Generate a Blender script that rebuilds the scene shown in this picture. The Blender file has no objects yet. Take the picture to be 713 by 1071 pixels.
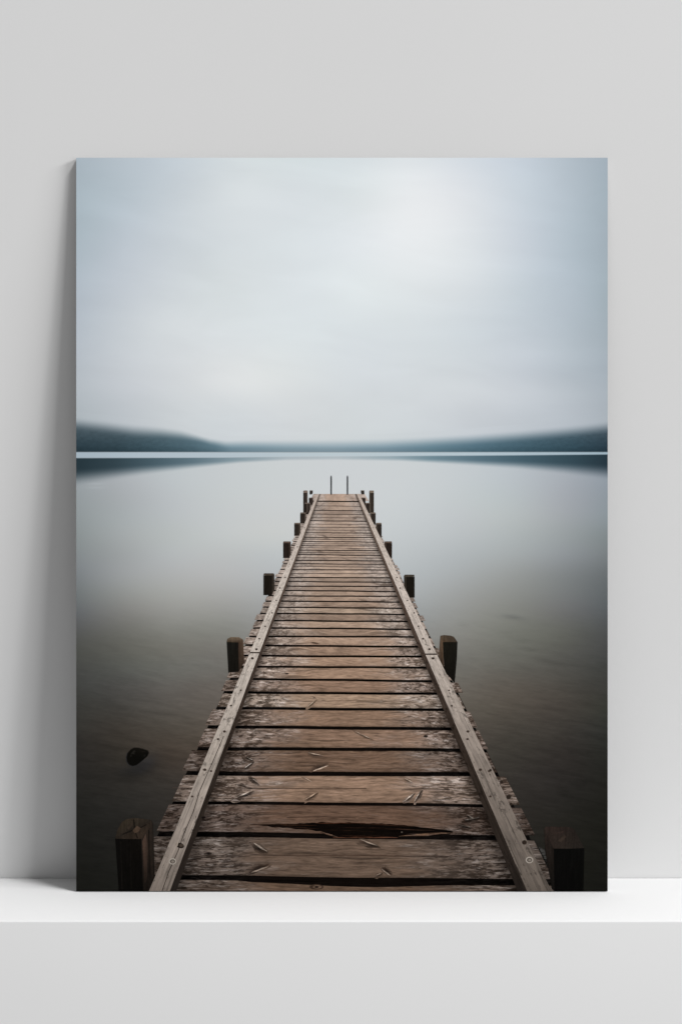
import bpy, math, random
import numpy as np
random.seed(7)
C = bpy.context.scene.collection
S = 0.001                                   # one unit of the print grid = 1 mm
TILT = math.radians(4.75); TH = 0.008; PH = 0.767; PW = 0.555
INK = .965                                   # ink gain (1 / irradiance on the print)

def lin(c):
    return tuple(((v/255)/12.92 if v/255 <= .04045 else ((v/255+.055)/1.055)**2.4) for v in c)

# ------------------------------------------------------------------ node helper
class V:
    """a float socket with arithmetic"""
    def __init__(s, g, sock): s.g, s.s = g, sock
    def op(s, o, *a):
        n = s.g.nodes.new('ShaderNodeMath'); n.operation = o
        for i, v in enumerate((s,)+a):
            if isinstance(v, V): s.g.links.new(v.s, n.inputs[i])
            else: n.inputs[i].default_value = v
        return V(s.g, n.outputs[0])
    def __add__(s, o): return s.op('ADD', o)
    def __radd__(s, o): return s.op('ADD', o)
    def __sub__(s, o): return s.op('SUBTRACT', o)
    def __rsub__(s, o): return (s*-1.0)+o
    def __mul__(s, o): return s.op('MULTIPLY', o)
    def __rmul__(s, o): return s.op('MULTIPLY', o)
    def __truediv__(s, o): return s.op('DIVIDE', o)
    def rdiv(s, k):
        n = s.g.nodes.new('ShaderNodeMath'); n.operation = 'DIVIDE'; n.inputs[0].default_value = k
        s.g.links.new(s.s, n.inputs[1]); return V(s.g, n.outputs[0])
    def abs(s): return s.op('ABSOLUTE')
    def sm(s, a, b):
        n = s.g.nodes.new('ShaderNodeMapRange'); n.interpolation_type = 'SMOOTHSTEP'
        s.g.links.new(s.s, n.inputs[0]); n.inputs[1].default_value = a; n.inputs[2].default_value = b
        return V(s.g, n.outputs[0])

def vec(g, *c):
    n = g.nodes.new('ShaderNodeCombineXYZ')
    for i, v in enumerate(c):
        if isinstance(v, V): g.links.new(v.s, n.inputs[i])
        else: n.inputs[i].default_value = v
    return n.outputs[0]

def noise(g, v, scale=1., detail=2., rough=.5, dist=0.):
    n = g.nodes.new('ShaderNodeTexNoise'); g.links.new(v, n.inputs['Vector'])
    n.inputs['Scale'].default_value = scale; n.inputs['Detail'].default_value = detail
    n.inputs['Roughness'].default_value = rough; n.inputs['Distortion'].default_value = dist
    return V(g, n.outputs['Fac'])

def mixc(g, f, a, b):
    n = g.nodes.new('ShaderNodeMix'); n.data_type = 'RGBA'
    for i, v in ((0, f), (6, a), (7, b)):
        if isinstance(v, V): g.links.new(v.s, n.inputs[i])
        elif isinstance(v, (int, float)): n.inputs[i].default_value = v
        elif isinstance(v, tuple): n.inputs[i].default_value = (*v, 1)
        else: g.links.new(v, n.inputs[i])
    return n.outputs[2]

def scale(g, col, f):
    n = g.nodes.new('ShaderNodeVectorMath'); n.operation = 'SCALE'
    g.links.new(col, n.inputs[0])
    if isinstance(f, V): g.links.new(f.s, n.inputs['Scale'])
    else: n.inputs['Scale'].default_value = f
    return n.outputs[0]

def new_mat(name):
    m = bpy.data.materials.new(name); m.use_nodes = True
    g = m.node_tree; b = g.nodes['Principled BSDF']
    return m, g, b

def ink_mat(name, fn):
    """matte ink; fn(g, ink colour, px, py, rnd) returns the colour socket"""
    m, g, b = new_mat(name)
    b.inputs['Roughness'].default_value = .85; b.inputs['Specular IOR Level'].default_value = 0.
    tc = g.nodes.new('ShaderNodeTexCoord'); sp = g.nodes.new('ShaderNodeSeparateXYZ')
    g.links.new(tc.outputs['Object'], sp.inputs[0])
    px = V(g, sp.outputs[0])*1000.+357.5; py = 932.-V(g, sp.outputs[2])*1000.
    a = g.nodes.new('ShaderNodeAttribute'); a.attribute_name = 'ink'
    r = g.nodes.new('ShaderNodeAttribute'); r.attribute_name = 'rnd'
    col = fn(g, a.outputs['Color'], px, py, V(g, r.outputs['Fac']))
    g.links.new(scale(g, col, INK), b.inputs['Base Color'])
    return m

VX, VY = 352., 468.                         # vanishing point of the printed jetty
def persp(px, py):
    t = py-VY
    return (px-VX)/t, t.rdiv(464.)

def f_smooth(g, c, px, py, r):
    n = noise(g, vec(g, px*.006+py*.004, py*.021-px*.003, 3.), 1., 3., .5, .6)
    return scale(g, c, (n-.5)*.16+1.)

def f_hill(g, c, px, py, r):
    n = noise(g, vec(g, px*.16, py*.30, 1.), 1., 4., .6)
    bw = g.nodes.new('ShaderNodeRGBToBW'); g.links.new(c, bw.inputs[0])
    k = V(g, bw.outputs[0]).sm(.20, .05)
    return scale(g, c, (n-.5)*.62*k+1.)

def f_lake(g, c, px, py, r):
    low = py.sm(600., 800.)
    a = noise(g, vec(g, px*.025+py*.02, py*.16-px*.03, 5.), 1., 3., .6, .4)
    b = noise(g, vec(g, px*.12, py*.5, 9.), 1., 2.)
    k = ((a-.5)*.75+(b-.5)*.28)*low
    warm = noise(g, vec(g, px*.02, py*.022, 2.), 1., 1.)
    c2 = scale(g, c, k+1.)
    tint = g.nodes.new('ShaderNodeVectorMath'); tint.operation = 'MULTIPLY'
    g.links.new(c2, tint.inputs[0]); tint.inputs[1].default_value = (1.03, 1., .98)
    return mixc(g, warm.sm(.45, .65)*low*.3, c2, tint.outputs[0])

def hsv(g, c, sat, val):
    n = g.nodes.new('ShaderNodeHueSaturation'); n.inputs['Saturation'].default_value = sat
    n.inputs['Value'].default_value = val; g.links.new(c, n.inputs['Color']); return n.outputs[0]

def f_deck(g, c, px, py, r):
    u, d = persp(px, py); q = r*37.
    yy = py+noise(g, vec(g, u*3., py*.03, q), 1., 2.)*16.          # wavy grain
    gr = noise(g, vec(g, u*6., yy*.20, q), 1., 5., .72)
    gr2 = noise(g, vec(g, u*22., yy*.42, q+4.), 1., 3., .7)
    broad = noise(g, vec(g, u*4.5, py*.07, q+9.), 1., 2.)
    near = py.sm(540., 740.)
    k = (gr-.5)*1.25+(gr2-.5)*(near*.9+.35)+(broad-.5)*.5+1.
    base = scale(g, c, k)
    # weathered grey towards the rails
    e = noise(g, vec(g, u*6., py*.07, q+2.), 1., 4., .6)
    w = ((u-.022).abs()+(e-.5)*.42).sm(.12, .34)
    col = mixc(g, w*.8, base, hsv(g, base, .60, 1.08))
    bl = noise(g, vec(g, u*8., py*.06, q+7.), 1., 2.)
    dk = noise(g, vec(g, u*36., yy*.40, q+6.), 1., 4., .75)
    f = dk+(bl-.5)*.34+w*.09
    col = mixc(g, f.sm(.545, .64)*(w*.92+.06)*(near*.62+.30), col, scale(g, c, .17))
    lt = noise(g, vec(g, u*26., yy*.38, q+12.), 1., 4., .75)
    f2 = lt-(bl-.5)*.32
    col = mixc(g, f2.sm(.54, .66)*w*(near*.62+.12), col, hsv(g, c, .45, 2.5))
    # fine dark checks along the grain
    ck = noise(g, vec(g, u*3.5, yy*.33, q+20.), 1., 2., .5)
    col = mixc(g, ck.sm(.61, .70)*.65, col, scale(g, c, .3))
    fb = noise(g, vec(g, px*.10, yy*.85, q+30.), 1., 2., .6)
    fc = noise(g, vec(g, px*.055, yy*.62, q+33.), 1., 2., .6)
    col = scale(g, col, (fb-.5)*(near*.95+.15)+1.)
    col = mixc(g, fc.sm(.60, .69)*(near*.5+.08), col, scale(g, c, .32))
    col = mixc(g, fc.sm(.37, .30)*(near*.35+.05), col, hsv(g, c, .8, 1.7))
    # shade of the rails, darkened into the deck ink along their feet
    gl = (u+.361).sm(.045, .0)*u.sm(-.363, -.361); gr_ = (.407-u).sm(.040, .0)*u.sm(.409, .407)
    return scale(g, col, 1.-(gl+gr_)*.6)

def f_rail(g, c, px, py, r):
    u, d = persp(px, py)
    gr = noise(g, vec(g, u*150., d*9., r*11.), 1., 5., .72)
    sp = noise(g, vec(g, u*80., d*34., r*11.+3.), 1., 5., .78)
    bl = noise(g, vec(g, u*40., d*16., r*11.+6.), 1., 2.)
    k = (gr-.5)*1.7+(bl-.5)*.6+1.02
    col = scale(g, c, k)
    col = mixc(g, (sp+(bl-.5)*.4).sm(.55, .66)*.75, col, scale(g, c, .22))
    st = noise(g, vec(g, u*135., d*4.5, r*11.+9.), 1., 3., .6)
    col = mixc(g, st.sm(.56, .68)*.62, col, scale(g, c, .28))
    return mixc(g, sp.sm(.44, .32)*.35, col, scale(g, c, 1.5))

def f_post(g, c, px, py, r):
    t = noise(g, vec(g, px*.42, py*.035, r*9.), 1., 4., .65)
    s = noise(g, vec(g, px*.5, py*.4, r*9.+3.), 1., 3., .7)
    return scale(g, c, (t-.5)*1.3+(s-.5)*.9+1.)

def f_plain(g, c, px, py, r): return c

M_sky = ink_mat('matte ink sky', f_smooth); M_hill = ink_mat('matte ink hills', f_hill)
M_lake = ink_mat('matte ink lake', f_lake); M_deck = ink_mat('matte ink deck boards', f_deck)
M_rail = ink_mat('matte ink rail timber', f_rail); M_post = ink_mat('matte ink post timber', f_post)
M_plain = ink_mat('matte ink plain', f_plain)

# ------------------------------------------------------------------ print meshes
class MB:
    """faces given in print millimetres (x right, y down), each with ink per corner"""
    def __init__(s): s.v, s.f, s.c, s.r = [], [], [], []
    def face(s, pts, cols, depth, rnd=0.):
        # keep the faces turned to the viewer
        a = sum(pts[i][0]*pts[(i+1) % len(pts)][1]-pts[(i+1) % len(pts)][0]*pts[i][1] for i in range(len(pts)))
        if not isinstance(cols, list): cols = [cols]*len(pts)
        if a > 0: pts, cols = pts[::-1], cols[::-1]
        i0 = len(s.v)
        s.v += [((x-357.5)*S, -depth*S, (932-y)*S) for x, y in pts]
        s.f.append(tuple(range(i0, i0+len(pts)))); s.c += cols; s.r += [rnd]*len(pts)
    def strip(s, top, bot, ctop, cbot, depth, rnd=0.):
        for i in range(len(top)-1):
            s.face([top[i], top[i+1], bot[i+1], bot[i]], [ctop, ctop, cbot, cbot], depth, rnd)
    def ell(s, x, y, rx, ry, col, depth, n=14, rot=0., edge=None):
        p = []
        for k in range(n):
            a = 2*math.pi*k/n; X, Y = rx*math.cos(a), ry*math.sin(a)
            p.append((x+X*math.cos(rot)-Y*math.sin(rot), y+X*math.sin(rot)+Y*math.cos(rot)))
        s.face(p, lin(col), depth)
    def build(s, name, mat, parent):
        me = bpy.data.meshes.new(name); me.from_pydata(s.v, [], s.f); me.materials.append(mat)
        a = me.attributes.new('ink', 'FLOAT_COLOR', 'CORNER')
        a.data.foreach_set('color', [x for c in s.c for x in (*c, 1.)])
        a = me.attributes.new('rnd', 'FLOAT', 'CORNER'); a.data.foreach_set('value', s.r)
        o = bpy.data.objects.new(name, me); C.objects.link(o); o.parent = parent
        return o

def grid(name, X, Y, RGB, depth, mat, parent):
    """X, Y (rows, cols) in print mm, RGB sRGB 0..255 per vertex"""
    R, K = X.shape
    v = np.stack([(X-357.5)*S, np.full_like(X, -depth*S), (932-Y)*S], -1).reshape(-1, 3)
    idx = np.arange(R*K).reshape(R, K)
    f = np.stack([idx[1:, :-1], idx[1:, 1:], idx[:-1, 1:], idx[:-1, :-1]], -1).reshape(-1, 4)
    me = bpy.data.meshes.new(name); me.from_pydata(v.tolist(), [], f.tolist()); me.materials.append(mat)
    c = np.clip(RGB/255., 0, 1); c = np.where(c <= .04045, c/12.92, ((c+.055)/1.055)**2.4)
    c = np.concatenate([c.reshape(-1, 3), np.ones((R*K, 1))], 1)
    a = me.attributes.new('ink', 'FLOAT_COLOR', 'POINT'); a.data.foreach_set('color', c.ravel())
    o = bpy.data.objects.new(name, me); C.objects.link(o); o.parent = parent
    return o

def spline(xk, yk, x):
    """natural cubic spline, yk (n, ...)"""
    xk = np.asarray(xk, float); yk = np.asarray(yk, float); n = len(xk); h = np.diff(xk)
    A = np.eye(n); B = np.zeros_like(yk)
    for i in range(1, n-1):
        A[i, i-1], A[i, i], A[i, i+1] = h[i-1], 2*(h[i-1]+h[i]), h[i]
        B[i] = 6*((yk[i+1]-yk[i])/h[i]-(yk[i]-yk[i-1])/h[i-1])
    Mv = np.linalg.solve(A, B.reshape(n, -1)).reshape(B.shape)
    j = np.clip(np.searchsorted(xk, x)-1, 0, n-2)
    sh = (-1,)+(1,)*(yk.ndim-1)
    a = ((xk[j+1]-x)/h[j]).reshape(sh); b = ((x-xk[j])/h[j]).reshape(sh); hh = h[j].reshape(sh)
    return a*yk[j]+b*yk[j+1]+((a**3-a)*Mv[j]+(b**3-b)*Mv[j+1])*hh**2/6

def table(cols, rows, data, x, y):
    """x, y 1-D arrays -> (len y, len x, 3)"""
    D = np.array(data, float)                       # rows, cols, 3
    t = spline(rows, D, y)
    return np.moveaxis(spline(cols, np.moveaxis(t, 1, 0), x), 0, 1)

SKX = [80, 130, 180, 240, 310, 370, 430, 500, 550, 600, 635]
SKY = [165, 200, 250, 300, 350, 400, 440, 472]
SK = [
 [(171,184,193),(183,194,202),(195,205,212),(209,217,220),(212,221,223),(214,222,225),(217,223,226),(205,213,220),(193,203,212),(176,188,197),(163,176,186)],
 [(170,184,192),(184,196,204),(198,207,213),(212,219,222),(216,223,226),(219,226,228),(227,231,233),(213,219,224),(196,206,214),(177,189,198),(161,175,184)],
 [(171,185,193),(189,199,207),(203,211,216),(214,221,224),(217,224,227),(221,227,230),(228,232,234),(217,223,227),(199,208,216),(177,190,199),(162,175,184)],
 [(177,188,197),(195,203,210),(208,215,219),(216,223,225),(217,224,227),(219,226,228),(221,227,229),(212,219,223),(196,206,213),(177,189,198),(160,174,182)],
 [(180,189,197),(199,206,211),(212,218,221),(218,224,226),(217,224,226),(215,222,225),(214,221,224),(206,214,219),(195,204,211),(177,188,196),(162,174,182)],
 [(182,190,196),(199,205,210),(211,216,219),(221,225,226),(218,223,224),(213,219,222),(212,218,221),(207,213,217),(197,204,210),(181,190,197),(168,178,186)],
 [(175,184,189),(190,197,202),(203,209,212),(209,215,218),(211,216,218),(209,215,217),(206,212,215),(200,206,211),(191,198,204),(180,188,195),(168,177,184)],
 [(172,181,187),(188,195,200),(200,206,209),(206,212,215),(207,213,215),(205,212,214),(202,209,212),(196,203,208),(187,195,201),(176,185,192),(165,175,182)]]
LKX = [80, 130, 180, 230, 280, 352, 430, 480, 540, 590, 635]
LKY = [472, 500, 520, 540, 560, 580, 600, 620, 640, 660, 680, 700, 720, 740, 760, 780, 820, 860, 932]
LK = [
 [(160,168,173),(178,184,188),(192,198,201),(199,204,206),(204,208,210),(206,210,212),(204,209,211),(198,204,207),(186,193,198),(168,174,181),(148,157,166)],
 [(155,162,166),(175,180,184),(191,197,200),(199,204,206),(203,208,209),(205,209,211),(203,208,210),(197,203,206),(184,191,196),(166,172,179),(145,154,163)],
 [(150,157,160),(170,175,178),(188,193,196),(198,203,204),(203,207,208),(205,209,210),(202,207,209),(195,201,203),(182,189,192),(163,168,174),(141,150,157)],
 [(146,153,155),(168,174,176),(186,191,193),(197,201,202),(202,205,205),(203,207,208),(199,204,206),(192,197,199),(180,186,187),(160,165,169),(138,147,152)],
 [(140,147,148),(166,171,172),(184,189,189),(195,199,199),(200,203,202),(201,204,205),(194,199,201),(186,191,193),(172,178,179),(152,158,160),(128,136,138)],
 [(134,140,142),(160,164,165),(181,185,186),(188,191,191),(190,194,195),(194,198,199),(187,192,194),(177,182,184),(163,168,169),(143,148,151),(120,126,128)],
 [(125,130,133),(157,160,161),(175,177,177),(182,183,183),(182,185,186),(186,190,191),(179,184,186),(168,172,173),(150,153,152),(128,132,133),(105,110,112)],
 [(114,119,120),(146,148,146),(165,166,163),(170,170,168),(171,173,173),(176,179,180),(170,174,175),(158,160,159),(139,141,138),(119,122,122),(96,101,103)],
 [(101,104,106),(129,129,126),(149,149,145),(152,152,148),(156,157,156),(160,162,162),(156,159,159),(147,148,145),(128,129,124),(109,110,109),(87,91,93)],
 [(88,89,88),(110,110,105),(129,129,123),(133,133,127),(142,142,139),(146,147,146),(143,144,142),(135,135,130),(116,117,110),(98,99,94),(77,79,79)],
 [(77,78,74),(96,96,90),(113,112,105),(119,117,111),(128,126,120),(132,131,128),(130,130,126),(122,121,115),(105,105,98),(88,88,83),(70,71,70)],
 [(70,71,68),(87,88,83),(104,104,98),(109,107,101),(115,112,106),(120,118,113),(118,117,111),(110,108,101),(95,93,86),(79,78,73),(62,63,60)],
 [(62,63,60),(77,76,72),(95,92,86),(101,96,89),(105,101,94),(108,104,98),(107,104,97),(101,97,89),(88,83,75),(74,71,65),(57,57,53)],
 [(56,56,52),(68,66,61),(86,82,75),(94,88,80),(97,91,83),(99,93,86),(98,93,85),(92,87,78),(79,74,66),(67,63,57),(52,53,47)],
 [(50,49,45),(62,58,52),(78,73,65),(86,79,70),(88,82,74),(90,84,76),(88,83,75),(82,77,69),(69,65,58),(59,56,51),(46,47,43)],
 [(44,42,39),(55,51,45),(70,63,55),(76,69,60),(78,71,63),(80,74,66),(78,73,65),(72,67,60),(59,56,50),(50,47,43),(40,41,37)],
 [(37,36,33),(45,43,39),(54,50,45),(60,54,48),(62,57,50),(64,59,53),(62,58,52),(57,54,48),(49,46,42),(40,38,35),(32,32,28)],
 [(31,31,28),(36,35,32),(43,40,36),(48,44,39),(50,46,41),(52,48,43),(50,47,42),(46,44,39),(40,38,34),(33,32,28),(27,27,23)],
 [(23,23,20),(26,26,23),(29,28,25),(32,30,27),(34,31,28),(35,32,29),(34,32,28),(32,31,27),(29,28,25),(25,25,21),(21,21,18)]]

def sst(t): t = np.clip(t, 0, 1); return t*t*(3-2*t)
def prof(pts, x):
    return np.interp(x, [p[0] for p in pts], [p[1] for p in pts])
def profc(pts, x):
    return np.stack([np.interp(x, [p[0] for p in pts], [p[1][i] for p in pts]) for i in range(3)], -1)
HTOP = [(80,441.5),(110,445),(140,449),(170,451),(190,453.5),(205,457),(220,461),(236,463.5),(260,463),(330,463),(400,462.5),(440,461),(490,458.5),(540,455),(580,451.5),(610,448.5),(635,445.5)]
HSOFT = [(80,12),(150,13),(190,10),(212,7),(240,8),(330,9),(420,10),(520,12),(635,12)]
HCOL = [(80,(47,65,73)),(120,(53,72,80)),(160,(65,88,97)),(200,(82,108,118)),(225,(100,129,140)),(242,(128,156,167)),(300,(148,172,181)),(350,(152,175,184)),(400,(138,164,175)),(450,(112,143,155)),(500,(88,119,132)),(550,(69,97,109)),(600,(55,79,90)),(635,(45,63,73))]
RTOP = [(80,479),(150,478.8),(230,478.5),(300,477.5),(400,476.8),(520,476.2),(635,475.2)]
RBOT = [(80,504),(110,500),(150,494.5),(200,489),(250,484),(300,481.5),(352,481),(420,482),(480,485),(540,488.5),(590,493),(635,498)]
RCOL = [(80,(40,57,65)),(120,(52,71,80)),(160,(72,96,107)),(200,(95,121,133)),(240,(130,155,166)),(300,(172,190,198)),(352,(178,195,202)),(410,(152,176,186)),(450,(114,144,157)),(500,(88,117,131)),(550,(68,95,108)),(600,(52,75,86)),(635,(40,57,67))]

def land(xs, Y):
    """sky and hills; Y (rows, cols)"""
    R, K = Y.shape; out = np.zeros((R, K, 3))
    ys = np.linspace(160, 473, 314); full = table(SKX, SKY, SK, xs, ys)
    for k in range(K):
        for i in range(3): out[:, k, i] = np.interp(Y[:, k], ys, full[:, k, i])
    # cloud bank: bluish veil low on the right, pale gaps on the left
    Xs = np.repeat(xs[None], R, 0)
    gz = lambda cx, cy, rx, ry, k: k*np.exp(-((Xs-cx)/rx)**2-((Y-cy)/ry)**2)
    m = gz(560,388,95,14,-5)+gz(540,414,80,9,2.5)+gz(270,398,70,16,4)+gz(245,358,60,12,-2)+gz(165,340,40,20,4)+gz(250,200,40,25,3)+gz(200,262,40,20,-3)+gz(430,235,70,45,3)+gz(355,300,70,40,3)
    out = out+m[..., None]*np.array([1.05,1.,.9])+np.array([.6,0.,.4])
    top = prof(HTOP, xs); so = prof(HSOFT, xs); hc = profc(HCOL, xs)*np.array([.93,.93,.945])
    t = sst((Y-(top-so*.5)[None])/(so*1.25)[None])[..., None]
    hz = (1-sst((Y-438)/34.))[..., None]*.30
    hcc = hc[None]*(1-hz)+out*hz
    res = out*(1-t)+hcc*t
    return res*(1-.10*sst((Y-466)/6.)[..., None]*t)

def lake(xs, ys):
    out = table(LKX, LKY, LK, xs, ys)
    X, Y = np.meshgrid(xs, ys)
    rc = profc(RCOL, xs)[None]*np.array([1.,.96,.95]); rt = prof(RTOP, xs)[None]; rb = prof(RBOT, xs)[None]
    t = sst((Y-rt+.7)/1.4)*(1-sst((Y-(rb-(rb-rt)*.58))/((rb-rt)*.80)))
    out = out*(1-t[..., None])+rc*t[..., None]
    # bright line along the far shore
    ln = profc([(80,(166,181,192)),(150,(176,190,200)),(350,(188,201,207)),(500,(180,196,205)),(635,(158,178,190))], xs)[None]
    s = (1-sst((Y-rt+.7)/1.4))[..., None]
    out = out*(1-s)+ln*s
    dk = (1-sst((Y-472.4)/1.2))[..., None]*.35
    out = out*(1-dk)
    lo = sst((Y-640)/120.)[..., None]
    out = out*(1-lo*np.array([-.02,-.015,-.035]))
    def blob(cx, cy, rx, ry, k, ang=0.):
        c, s_ = math.cos(ang), math.sin(ang)
        u = (X-cx)*c+(Y-cy)*s_; v = -(X-cx)*s_+(Y-cy)*c
        return k*np.exp(-(u/rx)**2-(v/ry)**2)
    d = blob(536,645.5,11,2,.13,.16)+blob(484,654,6,1.6,.05,.2)+blob(530,661,7,1.2,.05)+blob(552,679,9,1.3,.08,.1)+blob(568,690,12,1.3,.06,.2)+blob(590,695,18,1.5,.05,.12)+blob(545,671,9,1.3,.06)
    d += blob(112,520,10,60,0.0)+blob(128,742,6,1.2,.04)+blob(138,745,5,1.4,.06,-.3)+blob(120,763,6,1.3,.06)
    d += blob(149,802,19,9,.32,-.35)+blob(132,812,18,7,.12,.1)
    out = out*(1-d)[..., None]
    b = blob(154,797,11,8,.75,-.6)+blob(140,806,14,5,.4,0)+blob(537,645,12,2.2,.25,.16)
    out = out+b[..., None]*np.array([4.,7.,12.])
    l = blob(100,506.3,9,.9,.05)+blob(100,509.6,9,.9,.05)
    return out*(1+l)[..., None]

# ------------------------------------------------------------------ the print
root = bpy.data.objects.new('canvas_print', None); C.objects.link(root)
root['label'] = 'unframed portrait print of a wooden jetty on a misty lake, leaning on the white ledge'
root['category'] = 'art print'
root.empty_display_size = .1
yb = -(TH*math.cos(TILT)+PH*math.sin(TILT))
root.location = (0, yb-.0004, TH*math.sin(TILT)+.0002)
root.rotation_euler = (-TILT, 0, 0)

def box_mesh(name, lo, hi, mat, parent=None, bevel=0., seg=3):
    import bmesh
    bm = bmesh.new(); bmesh.ops.create_cube(bm, size=1.)
    for v in bm.verts:
        v.co = [lo[i]+(v.co[i]+.5)*(hi[i]-lo[i]) for i in range(3)]
    if bevel: bmesh.ops.bevel(bm, geom=bm.edges[:], offset=bevel, segments=seg, affect='EDGES', profile=.5)
    me = bpy.data.meshes.new(name); bm.to_mesh(me); bm.free(); me.materials.append(mat)
    o = bpy.data.objects.new(name, me); C.objects.link(o); o.parent = parent
    if bevel:
        for p in me.polygons: p.use_smooth = True
    return o

mp, g, b = new_mat('print board')
b.inputs['Base Color'].default_value = (.3, .3, .3, 1); b.inputs['Roughness'].default_value = .7
board = box_mesh('backing_board', (-PW/2, .0, 0), (PW/2, TH, PH), mp, root)

xs = np.linspace(80, 635, 186)
edge = prof(HTOP, xs)-prof(HSOFT, xs)*.9
rows = np.linspace(0, 1, 72)[:, None]
Ysk = 165+(edge-165)[None]*rows
grid('printed_sky', np.repeat(xs[None], 72, 0), Ysk, land(xs, Ysk), .10, M_sky, root)
def hill(name, a, b2, label):
    x = np.linspace(a, b2, int((b2-a)/2.5)+1); e = np.interp(x, xs, edge)
    Y = e[None]+(472.5-e)[None]*np.linspace(0, 1, 34)[:, None]
    o = grid(name, np.repeat(x[None], 34, 0), Y, land(x, Y), .10, M_hill, root); o['label'] = label
hill('printed_hill', 80, 237.5, 'dark wooded slope fading into mist, on the left of the print')
hill('printed_far_shore', 237.5, 420, 'pale blue far shore lost in mist')
hill('printed_hill', 420, 635, 'dark slope rising to the right edge of the print')
yl = np.concatenate([np.arange(472.5, 500, .6), np.arange(500, 660, 2.), np.arange(660, 932, 2.), [932.]])
xl = np.linspace(80, 635, 223)
XL, YL = np.meshgrid(xl, yl)
grid('printed_lake', XL, YL, lake(xl, yl), .10, M_lake, root)

# ---- rock
rk = MB()
pts = [(132.8,792),(134,787.5),(137,784),(140.5,782.2),(145,782.4),(150,783.6),(154.5,785.2),(155.6,787.6),(154,791),(150.5,794),(147,797),(143,800),(139,801),(135.5,799.6),(133.4,796.5)]
cxr, cyr = 143.5, 791.3
rim = [(cxr+(x-cxr)*1.10, cyr+(y-cyr)*1.10) for x, y in pts]
for k in range(len(pts)):
    k2 = (k+1) % len(pts)
    wl = (62,56,50) if pts[k][1] < 792 else (44,44,46)
    rk.face([pts[k], pts[k2], rim[k2], rim[k]], [lin((24,22,20))]*2+[lin(wl if pts[k][1] < 792 else (46,46,47))]*2, .15)
rk.face(pts, [lin((12,11,9) if p[1] > 786 else (19,17,14)) for p in pts], .2)
rk.face([(137,788.4),(139.6,785.2),(141.4,784.6),(142.2,786),(140.6,787.2),(141.4,789),(139,788.6)], lin((30,28,25)), .24)
rk.face([(136,790.6),(137.2,788.6),(138.4,790.2),(136.8,792)], lin((25,23,20)), .24)
rk.face([(146,785),(151,785.4),(153.5,786.6),(149,786.6)], lin((24,21,18)), .24)
rk.face([(150,790.4),(152.4,788.8),(152.8,790.2),(151,791.6)], lin((24,22,20)), .24)
rk.build('printed_rock', M_plain, root)

# ---- jetty: planks
jetty = MB()
def U(u, y): return VX+u*(y-VY)
gaps = [(920.4,3.3),(874.2,2.7),(841,1.6),(809.4,2.2),(783.7,1.7),(761.2,1.6),(741.4,1.4),(724.9,1.25),(711.4,1.1),(697.9,1.05),(686.3,1.0),(675.7,.95),(665.9,.85),(657.5,.8),(649.5,.75),(642.1,.72),(635.7,.65),(629.3,.65),(623.4,.6),(618.2,.6),(613.2,.55),(608.6,.5),(604.2,.55),
 (600.1,.3),(596,.5),(592.8,.25),(589.8,.4),(586.4,.5),(583.4,.22),(580.5,.45),(578,.22),(575.6,.45),(573.2,.2),(570.9,.35),(568.8,.2),(566.7,.45),(564.3,.2),(562,.45),(559.7,.2),(557.4,.4),(554.5,.2),(551.4,.3),(548.5,.2),(545,.45),(541.5,.2),(538,.3),(534,.4),(529.3,.25),(524.4,.6)]
NEAR = [(92,74,61),(98,81,69),(96,75,62),(138,113,95),(109,87,72),(131,106,89),(134,109,91),(156,132,112),(141,115,97),(157,130,110),(160,133,113),(150,125,107),(165,139,120),(158,134,116),(166,142,124),(150,128,112),(170,148,130)]
gapcol = lin((15,11,9))
def line_y(i, x):
    """y of gap i's middle at x"""
    y, h = gaps[i]; k = (y-VY)/464.
    rs = random.Random(i*13+1); a, b2, c2 = rs.uniform(0, 6), rs.uniform(.6, 1.3), rs.uniform(-1, 1)
    t = (x-VX)/max(1., .48*(y-VY))
    return y+k*(1.9*t*(1+.4*c2)+.45*math.sin(a+2.2*t*b2)+.25*math.sin(a*2+7*t))
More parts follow.
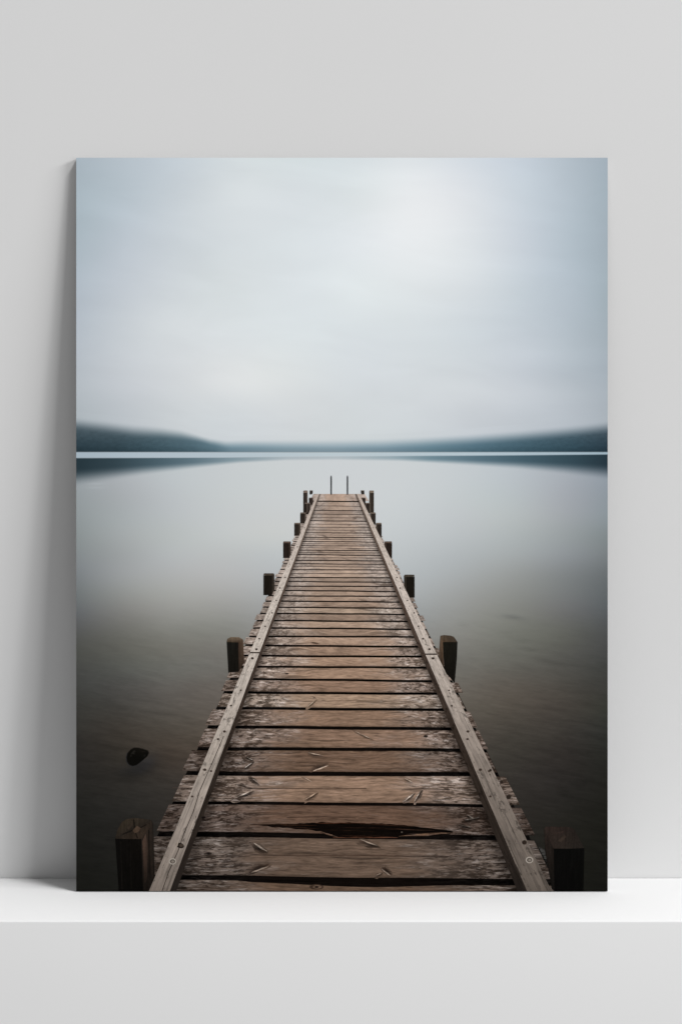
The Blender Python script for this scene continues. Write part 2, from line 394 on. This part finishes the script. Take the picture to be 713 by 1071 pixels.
# dark gap backing between the outer plank ends
jetty.face([(U(-.461,932),932),(U(-.461,517.5),517.5),(U(.494,517.5),517.5),(U(.494,932),932)], gapcol, .16)
n = len(gaps)
for i in range(n+1):
    rs = random.Random(i*7+3)
    ul, ur = -.469+rs.uniform(-.009, .009), .503+rs.uniform(-.013, .013)
    if i == n: ul, ur = -.5, .60
    K = 28
    ts = [k/K for k in range(K+1)]
    def edge_pts(gi, sgn):
        y, h = gaps[gi]; out = []
        for t in ts:
            x = U(ul, y)+(U(ur, y)-U(ul, y))*t
            for _ in range(2):
                yy = line_y(gi, x)+sgn*h; x = U(ul+(ur-ul)*t, yy)
            out.append((x, yy))
        return out
    bot = [(U(ul+(ur-ul)*t, 932.), 932.) for t in ts] if i == 0 else edge_pts(i-1, -1)
    top = [(U(ul+(ur-ul)*t, 516.6), 516.6) for t in ts] if i == n else edge_pts(i, 1)
    if i == 0:      # the front board's edge sags in the middle
        top = [(x, y+3.2*math.exp(-((x-385)/75)**2)-(1.6 if x < 250 else 0)) for x, y in top]
        top = [(x, min(y, 931.)) for x, y in top]
    ym = (top[K//2][1]+bot[K//2][1])/2
    base = np.array([np.interp(ym, [516, 540, 600, 650, 700, 760, 830, 932], [(166,143,127),(168,147,132),(168,146,130),(164,139,121),(157,130,111),(138,112,94),(118,95,80),(92,74,61)][j:j+1]*0 or [[166,168,168,164,157,138,118,92][q] if j == 0 else [[143,147,146,139,130,112,95,74][q], [127,132,130,121,111,94,80,61][q]][j-1] for q in range(8)]) for j in range(3)])
    if i < len(NEAR): col = NEAR[i]
    else: col = tuple(base*(1+rs.uniform(-.075, .075)))
    c = lin(col); r = rs.random()
    rows_ = [(0, .80), (.09, 1.06), (.3, 1.), (.8, .98), (.93, .86), (1, .62)] if ym > 600 else [(0, 1.), (1, .96)]
    def at(k, t): return (top[k][0]+(bot[k][0]-top[k][0])*t, top[k][1]+(bot[k][1]-top[k][1])*t)
    def tone(x, y, m_):
        uu = (x-VX)/(y-VY); u = abs(uu-.02)
        m_ *= 1-.42*max(0., min(1., (u-.36)/.15))*min(1., max(0., (y-560)/250.))
        return tuple(v*m_ for v in c)
    for (t0, m0), (t1, m1) in zip(rows_[:-1], rows_[1:]):
        for k in range(K):
            q = [at(k, t0), at(k+1, t0), at(k+1, t1), at(k, t1)]
            jetty.face(q, [tone(*q[0], m0), tone(*q[1], m0), tone(*q[2], m1), tone(*q[3], m1)], .20, r)

# splintered hole in the third board
D = .26
hole = [(257.5,861.4),(275,862),(300,861.6),(318,861.2),(331,860.6),(336,859.4),(345,860.2),(352,861.3),(361,860.2),(378,860.9),(395,861.4),(415,862.6),(431,864),(450,866.2),(467,868.2),(474,869.6),(470,872.6),(455,873.6),(436,874),(418,875.2),(400,875.8),(385,876.3),(365,876.2),(351,875.4),(345,872.6),(335,869.2),(318,867.6),(296,865.9),(275,863.8)]
hc = [(13,9,7)]*len(hole)
rj = random.Random(11)
def jag(pts, step, amp):
    out = []
    for (xa, ya), (xb, yb) in zip(pts, pts[1:]+pts[:1]):
        m_ = max(1, int(math.hypot(xb-xa, yb-ya)/step))
        out += [(xa+(xb-xa)*t/m_, ya+(yb-ya)*t/m_+(rj.uniform(-amp, amp) if t else 0)) for t in range(m_)]
    return out
def fibre(x0, y0, x1, y1, w0, top_c, bot_c, dz):
    """a ragged splinter lying along the grain"""
    m_ = max(3, int(abs(x1-x0)/6)); P = []
    for k in range(m_+1):
        t = k/m_; wd = w0*math.sin(math.pi*min(.98, max(.04, t)))**.6*rj.uniform(.6, 1.2); yc = y0+(y1-y0)*t+rj.uniform(-.25, .25)
        P.append((x0+(x1-x0)*t, yc-wd/2, yc+wd/2))
    for p, q in zip(P[:-1], P[1:]):
        f = rj.uniform(.75, 1.2)
        jetty.face([(p[0],p[1]),(q[0],q[1]),(q[0],q[2]),(p[0],p[2])], [lin(tuple(v*f for v in top_c))]*2+[lin(tuple(v*f for v in bot_c))]*2, D+dz, .6)
jetty.face(jag(hole, 4, .55), lin((13,9,7)), D)
fibre(262,862.4,331,863.2,1.3,(62,40,29),(26,17,12),.03); fibre(286,864.2,334,866.8,1.1,(40,26,19),(24,16,12),.03)
fibre(330,861,382,861,1.3,(74,45,31),(34,21,15),.04); fibre(376,861.6,432,864.2,1.,(58,37,27),(30,20,15),.04)
fibre(334,869.8,354,875.8,1.4,(104,84,70),(62,45,35),.04); fibre(348,875.9,416,876,1.5,(88,54,39),(50,32,24),.05)
fibre(356,873.8,402,874.4,.9,(46,29,21),(28,18,13),.05)
fibre(417,874.6,473,871,2.5,(108,80,58),(62,43,32),.05); fibre(425,872.4,468,870.4,1.,(58,41,31),(34,24,18),.06)
fibre(402,866.8,454,868.6,1.,(54,36,27),(32,21,16),.05); fibre(354,865.6,404,866,.9,(38,24,18),(24,16,12),.05)
fibre(340,867.8,392,869.8,.9,(34,22,16),(22,15,11),.05)
jetty.ell(420, 870.3, .9, .8, (80,72,65), D+.06)

# knot scars: light sliver with a dark flank
rsc = random.Random(3)
def scar(x0, y0, x1, y1, w, lt=(172,152,134), dk=(48,36,29), side=1):
    lt = tuple(min(245, v*1.04) for v in lt)
    """a torn knot: soft dark hollow on one side, broken pale sliver on the other"""
    dx, dy = x1-x0, y1-y0; L = math.hypot(dx, dy); nx, ny = -dy/L*side, dx/L*side
    j = lambda a: rsc.uniform(-a, a)
    def blob(t0, t1, o, ww, depth, col_in, col_out, n=14):
        """fan from a centre to a rim of another colour"""
        cx, cy = x0+dx*(t0+t1)/2+nx*o, y0+dy*(t0+t1)/2+ny*o; rim = []
        for k in range(n):
            a = 2*math.pi*k/n; m_ = 1+j(.28)
            X = math.cos(a)*(t1-t0)/2*m_; Y = math.sin(a)*ww*m_*(1-.35*math.cos(a))
            rim.append((cx+dx*X+nx*Y, cy+dy*X+ny*Y))
        for k in range(n):
            jetty.face([(cx, cy), rim[k], rim[(k+1) % n]], [col_in, col_out, col_out], depth, .4)
    ym_ = (y0+y1)/2
    pi_ = next(i_ for i_ in range(len(gaps)) if gaps[i_][0] < ym_)
    pl = tuple(v*.86 for v in NEAR[pi_])
    blob(-.18, 1.2, w*.8, w*1.7, D-.02, lin(tuple((a*.25+b_*.75) for a, b_ in zip(pl, dk))), lin(pl))
    blob(-.02, 1.05, w*.72, w*.95, D, lin(tuple(v*.62 for v in dk)), lin(tuple((a*.25+b_*.75) for a, b_ in zip(pl, dk))))
    P = lambda t, o: (x0+dx*t+nx*o, y0+dy*t+ny*o)
    up = [P(t, w*(.10+.26*math.sin(math.pi*min(1, t))*(1+j(.6)))) for t in (0, .2, .4, .6, .8, 1)]
    dn = [P(t, -w*(.05+.20*math.sin(math.pi*min(1, t))*(1+j(.6)))) for t in (0, .2, .4, .6, .8, 1)]
    for k in range(5):
        f = 1+j(.22); l_ = lin(tuple(min(255, v*f) for v in lt)); e_ = lin(tuple(v*.82 for v in lt))
        jetty.face([up[k], up[k+1], dn[k+1], dn[k]], [e_, e_, l_, l_], D+.04, .4)
scar(265.5,881.6,279.5,890.4,2.6,(150,134,120),(52,41,34))
scar(263,912.6,281,906,2.4,(150,132,117),(50,38,31),-1)
scar(377,878,395,884.6,2.2,(150,134,120),(66,53,45))
scar(399,909,408,916,2.2,(142,125,112),(50,38,31),-1); scar(393,915.6,399,913,1.4,(128,112,100),(62,49,41))
scar(246,834.4,264,826.6,2.0,(176,154,134),(58,43,34)); scar(262.5,812.8,271,819.5,1.6,(150,128,110),(70,54,44))
scar(250,820,262,823.4,1.0,(160,138,120),(74,58,48))
scar(318,813,326,817.5,1.0,(186,162,142),(112,90,76)); scar(319.5,836,331.5,828.6,1.7,(176,150,128),(70,54,44))
scar(423,814,431,817.8,1.4,(200,176,154),(104,84,70)); scar(422.5,838,432.5,829.6,1.5,(208,186,164),(76,58,47)); scar(433,838,440,826.5,1.4,(204,180,158),(76,58,47))
scar(322,787,338,790.2,1.6,(182,160,142),(78,62,52)); scar(327.5,806.5,343,800.6,2.2,(186,164,146),(78,62,52),-1)
scar(256,803,264,797.4,1.3,(206,190,174),(60,47,39)); scar(258,791.6,265,795.2,1.0,(180,162,146),(72,57,48)); scar(246,797,253,798.4,.9,(170,152,136),(72,57,48))
scar(371,764.6,378,768,.7,(196,174,154),(104,84,70)); scar(378,768,388,772.6,.8,(196,174,154),(90,72,60))
scar(321.5,739,329,732.8,1.2,(196,174,152),(100,80,66)); scar(330,731,326,729,.7,(190,168,148),(110,88,74))
scar(486,857.5,500,855,1.5,(150,134,120),(60,48,40)); scar(480,862.5,492,865,1.2,(138,122,108),(60,48,40)); scar(489,852.5,495,856,1.,(150,134,120),(60,48,40))
scar(326,671.4,333,672.6,.9,(120,98,82),(84,64,52))
for kx, ky, ka, kb in ((331,927.6,7.5,2.8),(218,893,4,2),(212,855,3.2,1.6),(201.5,868,2.4,1.4),(445,770,2.4,1.2),(300,698.6+6,2.2,.8)):
    jetty.ell(kx, ky, ka, kb, (58,45,37), D, 14); jetty.ell(kx+ka*.1, ky, ka*.62, kb*.66, (96,78,65) if ky > 900 else (48,37,31), D+.03, 12); jetty.ell(kx, ky+.1, ka*.3, kb*.4, (34,26,22), D+.05, 9)
# long checks
for P in ([(258,824.6),(300,824.2),(340,825),(383,824.4)], [(262,893.6),(310,895),(360,894.2),(440,895.4),(520,895)], [(420,826),(440,824.6),(470,825.6)], [(205,897),(250,896)], [(300,855),(335,853.8),(372,855.4)], [(300,733.4),(370,732.6),(430,733.6)], [(330,753),(380,752.2),(450,753.2)], [(180,823.6),(206,824.2)]):
    for a, b2 in zip(P[:-1], P[1:]):
        h = .35 if P[0][1] < 800 else .55
        jetty.face([(a[0],a[1]-h*.3),(b2[0],b2[1]-h*.3),(b2[0],b2[1]+h),(a[0],a[1]+h)], lin((66,50,41) if P[0][1] > 800 else (110,88,74)), D)
# grey beam end showing under the boards by the near right post
jetty.face([(563,886),(568.5,888),(579.5,911),(576.5,913)], lin((58,56,53)), .15)
jetty.face([(560,886),(565,889),(577,913),(577,932),(566,932)], lin((24,22,20)), .14)
jet = jetty.build('printed_jetty', M_deck, root)
jet['label'] = 'weathered plank deck of the jetty, running away to the far end'

# ---- rails (children of the jetty)
def rail(us, side_u, ydiv, label, top_c, seed):
    m = MB(); a, b2 = us; sa, sb = side_u
    Y = [516.6, 530, 545, 565, 590, 620, 650, ydiv-.7, ydiv+.7, 720, 760, 800, 840, 880, 932]
    for k in range(len(Y)-1):
        y0, y1 = Y[k], Y[k+1]
        seg = abs(y1-y0) < 2
        rs = .2+seed if y1 <= ydiv+1 else .7+seed
        def cc(y, tab): return tuple(np.interp(y, [q[0] for q in tab], [lin(q[1])[j] for q in tab]) for j in range(3))
        if seg:
            m.face([(U(a,y0),y0),(U(b2,y0),y0),(U(b2,y1),y1),(U(a,y1),y1)], lin((58,48,42)), .30, rs); 
        else:
            m.face([(U(a,y0),y0),(U(b2,y0),y0),(U(b2,y1),y1),(U(a,y1),y1)], [cc(y0,top_c),cc(y0,top_c),cc(y1,top_c),cc(y1,top_c)], .30, rs)
        st = [(516,(110,95,84)),(600,(86,72,63)),(680,(66,55,48)),(760,(52,43,37)),(840,(44,37,32)),(932,(34,29,26))]
        m.face([(U(sa,y0),y0),(U(sb,y0),y0),(U(sb,y1),y1),(U(sa,y1),y1)], [cc(y0,st),cc(y0,st),cc(y1,st),cc(y1,st)], .29, rs+.1)
    # bolt heads down the rail
    mid = (a+b2)/2; rs = random.Random(int(seed*100)+5)
    for y, o, sz in ((552,0,.6),(572,.1,.6),(590,-.1,.6),(604,.1,.8),(615,-.1,1),(628,.1,.9),(641,.2,1),(655,0,1.1),(668,-.1,1.2),(679,.05,1.5),(688.5,0,1.7),(722,.1,1.1),(738,-.2,1.3),(765,.1,1.7),(773,-.15,1.5),(805,-.2,1.9),(806.5,.25,1.5),(833,-.3,1.5)):
        m.ell(U(mid+o*(b2-a), y), y, sz*.95, sz*.75, (62,51,45), .33, 9)
    if seed < .1:
        P = [(-.392,770),(-.395,800),(-.399,826),(-.394,850),(-.396,872),(-.3935,890),(-.396,910),(-.394,932)]
        for q, w in zip(P[:-1], P[1:]):
            m.face([(U(q[0],q[1]),q[1]),(U(q[0],q[1])+.7,q[1]),(U(w[0],w[1])+.9,w[1]),(U(w[0],w[1]),w[1])], lin((52,43,38)), .33)
        m.ell(188.6,884.3,4.2,2.8,(36,29,25),.33,14,.3); m.ell(189.6,884.2,2.2,1.6,(62,53,46),.35,10)
        m.face([(183.6,882),(187,880.8),(186,884.5),(184.4,886)], lin((150,138,126)), .34)
        wx, wy, rx = 180.6, 900.8, 3.9
        side = m
    else:
        for x, y, r_ in ((524,818,1.6),(531.5,833.5,2.3),(534,841,1.6),(548,881,2.4),(512.5,805.5,1.3)): m.ell(x, y, r_*1.1, r_, (44,36,31), .33, 10)
        wx, wy, rx = 553.2, 899.4, 4.0
    o = m.build('rail', M_rail, jet); o['label'] = label
    w = MB(); w.ell(wx, wy, rx, rx*.86, (152,144,135), .36, 20); w.ell(wx+.1, wy+.1, rx*.68, rx*.56, (70,62,55), .38, 16); w.ell(wx+.3, wy+.2, rx*.42, rx*.36, (120,112,104), .40, 12)
    w.build('washer', M_plain, jet)
LT = [(516,(186,171,160)),(560,(196,183,173)),(620,(197,186,176)),(680,(192,181,171)),(740,(178,167,157)),(800,(160,149,139)),(850,(146,135,126)),(932,(116,106,98))]
RT_ = [(516,(186,171,160)),(560,(197,184,173)),(620,(196,184,174)),(680,(186,174,164)),(740,(160,148,138)),(800,(132,121,112)),(850,(114,104,96)),(932,(88,80,73))]
rail((-.4225,-.3755), (-.3755,-.361), 682.6, 'pale rail along the left side of the jetty', LT, .05)
rail((.4285,.4835), (.407,.4285), 684.2, 'pale rail along the right side of the jetty', RT_, .55)

# ---- posts
def post(faces, rnd):
    m = MB()
    for k, (p, c) in enumerate(faces):
        cols = [lin(v) for v in c] if isinstance(c, list) else lin(c)
        m.face(p, cols, .25+.02*k, rnd)
    m.build('post', M_post, jet)
def far_post(x0, x1, y0, y1, c, rnd, lit=0):
    """a distant post: top sliver, front, brown lit flank on the jetty side (lit = +1 right, -1 left)"""
    h = max(.7, (y1-y0)*.10); w = x1-x0; f = .22*w
    tp = tuple(min(255, v*2.1+14) for v in c); fl = tuple(v*1.5+8 for v in c)
    a, b2 = (x0, x1-f) if lit > 0 else (x0+f, x1)
    post([([(a,y0+h),(b2,y0+h),(b2,y1),(a,y1)], c),
          ([(x1-f,y0+h*.6),(x1,y0+h*.4),(x1,y1-w*.5),(x1-f,y1)], fl) if lit > 0 else ([(x0,y0+h*.4),(x0+f,y0+h*.6),(x0+f,y1),(x0,y1-w*.5)], fl),
          ([(x0+.06*w,y0),(x1-.06*w,y0),(x1,y0+h*.8),(x1-f,y0+h),(x0+f,y0+h),(x0,y0+h*.8)], tp)], rnd)
# near left
post([([(120.8,877),(148,877.4),(150,932),(124.5,932)], [(12,11,10),(15,13,11),(10,9,8),(10,9,8)]),
      ([(148,877.4),(153,868),(160.5,861),(162.6,932),(150,932)], [(36,30,26),(46,38,32),(32,28,24),(19,16,14),(25,21,18)]),
      ([(149,880),(152.5,872),(155,885),(154,920),(151.5,924)], [(64,50,42),(68,54,46),(52,42,36),(32,26,22),(32,26,22)]),
      ([(120.8,877),(123,868),(128,859.5),(133,856.4),(142,855.6),(150,856.4),(158.5,857.4),(160.5,861),(154,868),(148,877.4),(134,877.6)], [(36,31,26),(42,36,29),(46,39,31),(48,41,33),(50,43,35),(44,38,31),(38,33,28),(35,30,25),(48,39,32),(48,39,32),(34,29,24)]),
      ([(139.5,857),(140.6,857),(141.6,866),(140.4,866)], (20,17,14)), ([(128,872),(139,867.6),(139.6,868.6),(128.6,873.2)], (22,19,16)), ([(143,867),(153,862),(153.6,862.8),(143.6,868.2)], (22,18,15)), ([(141,869),(142,869),(144.6,876.6),(143.4,876.8)], (24,20,16)),
      ([(126,880),(127,880),(128.4,930),(127.4,930)], (20,18,16)), ([(136,879),(137,879),(138,930),(137.2,930)], (19,17,15)), ([(155.4,868),(156.4,868),(157.6,920),(156.8,920)], (22,18,15)),
      ([(139,868.5),(143.5,863.5),(147.5,866),(145,870),(141,871.4)], (66,53,43)),
      ([(133,866),(138,860.4),(139.4,861.4),(135.4,868)], (50,42,35))], .15)
# near right
post([([(578.6,887.5),(610.6,887),(609.6,932),(579.4,932)], [(10,10,9),(11,11,10),(8,8,7),(9,8,8)]),
      ([(568.6,866.5),(572,870),(578.6,887.5),(579.4,932),(576.6,930),(569.6,890)], [(40,33,29),(42,34,30),(28,24,21),(16,14,13),(14,13,12),(22,19,17)]),
      ([(568.6,866.5),(571,864.4),(596,864.8),(600,867.4),(610.6,887),(594,887.6),(578.6,887.5)], [(44,36,32),(44,35,31),(36,31,28),(34,29,26),(33,29,26),(38,33,29),(42,35,31)]),
      ([(583,879),(590,873.4),(592,875.4),(586,881)], (50,42,36)),
      ([(578,872),(590,868.6),(588,871.4)], (46,37,33))], .35)
# second pair
post([([(237.2,671.5),(249.3,672),(249.6,702.6),(239,703.4)], [(26,25,22),(25,23,20),(20,18,15),(22,20,17)]),
      ([(249.3,672),(254.4,669),(255.6,693),(249.6,702.6)], [(62,47,37),(84,68,56),(56,44,36),(36,28,23)]),
      ([(237.2,671.5),(238,668),(241.5,666.3),(250,666.4),(254.4,669),(249.3,672)], [(66,55,44),(84,71,58),(108,93,77),(112,96,80),(88,73,60),(62,49,39)])], .55)
post([([(462.8,671.4),(478.2,671.6),(477.4,690),(475.2,714.6),(470.6,709),(464.4,702.5)], [(26,24,19),(24,23,19),(22,20,17),(22,20,17),(20,18,15),(20,18,15)]),
      ([(460.3,664.9),(462.8,671.4),(464,702.5),(460.6,697),(458.2,689)], [(92,75,61),(88,69,54),(44,35,28),(50,41,34),(66,55,46)]),
      ([(460.3,664.9),(464,664.2),(471,664.8),(474.4,666),(478.2,671.6),(462.8,671.4)], [(80,68,56),(76,65,54),(72,61,51),(68,59,50),(54,46,38),(76,60,46)])], .75)
for q in ((275.6,287,599.6,622.4,(27,23,19),.12,1),(296.2,304.2,566.2,583.6,(36,29,25),.22,1),(307.8,314.2,546.8,560.4,(42,36,31),.32,1),
          (314,320,536,547.4,(46,40,35),.42,1),(318.8,324.6,525.8,537.4,(44,38,34),.52,1),(317.2,321.7,513,537,(50,43,38),.62,1),
          (323.9,327.1,512.8,517,(46,42,38),.72,1),(323.1,327.4,520.4,528.2,(44,38,34),.82,1),
          (422.3,433.4,601,625,(26,23,19),.17,-1),(401.8,409.8,566.2,583.4,(38,31,26),.27,-1),(393,398.9,546.8,561.6,(44,38,33),.37,-1),
          (387,392.7,536,548.6,(46,40,35),.47,-1),(381.8,387.2,525.8,536.6,(44,38,34),.57,-1),(386.1,390.9,513,538,(50,44,38),.67,-1),
          (377.3,380.9,512.8,517,(44,40,36),.77,-1),(377.8,382.1,520.4,528.6,(44,38,34),.87,-1)):
    far_post(*q[:4], q[4], q[5], q[6])
# ---- ladder handrails at the far end
for x in (346.3, 363.3):
    m = MB()
    m.face([(x-.35,497.4),(x+.35,497.4),(x+.75,499.5),(x+.75,517.4),(x-.75,517.4),(x-.75,499.5)], lin((54,56,58)), .22)
    m.build('handrail', M_plain, jet)

# ------------------------------------------------------------------ wall and ledge
def paint(name, col, bump):
    m, g, b = new_mat(name)
    tc = g.nodes.new('ShaderNodeTexCoord')
    n = noise(g, tc.outputs['Object'], 3., 3.)
    g.links.new(mixc(g, n, tuple(v*.985 for v in col), tuple(min(1, v*1.015) for v in col)), b.inputs['Base Color'])
    b.inputs['Roughness'].default_value = .8; b.inputs['Specular IOR Level'].default_value = .15
    f = noise(g, tc.outputs['Object'], 420., 2.)
    bp = g.nodes.new('ShaderNodeBump'); bp.inputs['Strength'].default_value = bump; bp.inputs['Distance'].default_value = .0006
    g.links.new(f.s, bp.inputs['Height']); g.links.new(bp.outputs[0], b.inputs['Normal'])
    return m
mw = paint('pale grey wall paint', (.65, .65, .65), .06)
ml = paint('white satin ledge paint', (.70, .70, .70), .03)
wall = box_mesh('wall', (-2.5, 0, -1.2), (2.5, .1, 2.6), mw); wall['kind'] = 'structure'
wall['label'] = 'smooth pale grey wall behind the leaning print'; wall['category'] = 'wall'
ledge = box_mesh('ledge', (-2.0, -.2115, -.45), (2.0, -.0005, 0), ml, None, .0018, 3)
ledge['label'] = 'plain white ledge under the print, with a flat pale front face'; ledge['category'] = 'ledge'

# ------------------------------------------------------------------ light
w = bpy.data.worlds.new('World'); bpy.context.scene.world = w; w.use_nodes = True
bg = w.node_tree.nodes['Background']; bg.inputs[1].default_value = 1.
# added fill gradient: dim above, brighter below to lift the ledge front
wt = w.node_tree; tcw = wt.nodes.new('ShaderNodeTexCoord'); sx = wt.nodes.new('ShaderNodeSeparateXYZ')
wt.links.new(tcw.outputs['Generated'], sx.inputs[0])
up = V(wt, sx.outputs[2]).sm(-.15, .25)
wt.links.new(mixc(wt, up, (.52, .52, .52), (.235, .235, .235)), bg.inputs[0])
from mathutils import Vector
def area(name, loc, aim, sx, sy, power, spread=None):
    l = bpy.data.lights.new(name, 'AREA'); l.shape = 'RECTANGLE'; l.size = sx; l.size_y = sy; l.energy = power
    o = bpy.data.objects.new(name, l); C.objects.link(o); o.location = loc
    o.rotation_euler = (Vector(aim)-Vector(loc)).to_track_quat('-Z', 'Y').to_euler()
    return o
area('softbox_lamp', (5.9, -5.3, 12.0), (0, 0, .45), 2.9, 1.2, 1400)
area('wide_softbox_lamp', (12.0, -6.0, 6.4), (0, 0, .45), 7.0, 3.0, 1600)

# ------------------------------------------------------------------ camera
cam = bpy.data.cameras.new('camera'); co = bpy.data.objects.new('camera', cam); C.objects.link(co)
bpy.context.view_layer.update()
DIST = 3.18
nrm = Vector((0, -math.cos(TILT), math.sin(TILT)))
ctr = root.matrix_world @ Vector((-.001, 0, .3965))
co.location = ctr+nrm*DIST
co.rotation_euler = (math.pi/2-TILT, 0, 0)
cam.sensor_fit = 'VERTICAL'; cam.sensor_height = 36; cam.lens = 36*DIST/1.071
cam.clip_end = 50; cam.clip_start = .05
sc = bpy.context.scene; sc.camera = co
sc.view_settings.view_transform = 'Standard'; sc.view_settings.look = 'None'
sc.view_settings.exposure = 0; sc.view_settings.gamma = 1
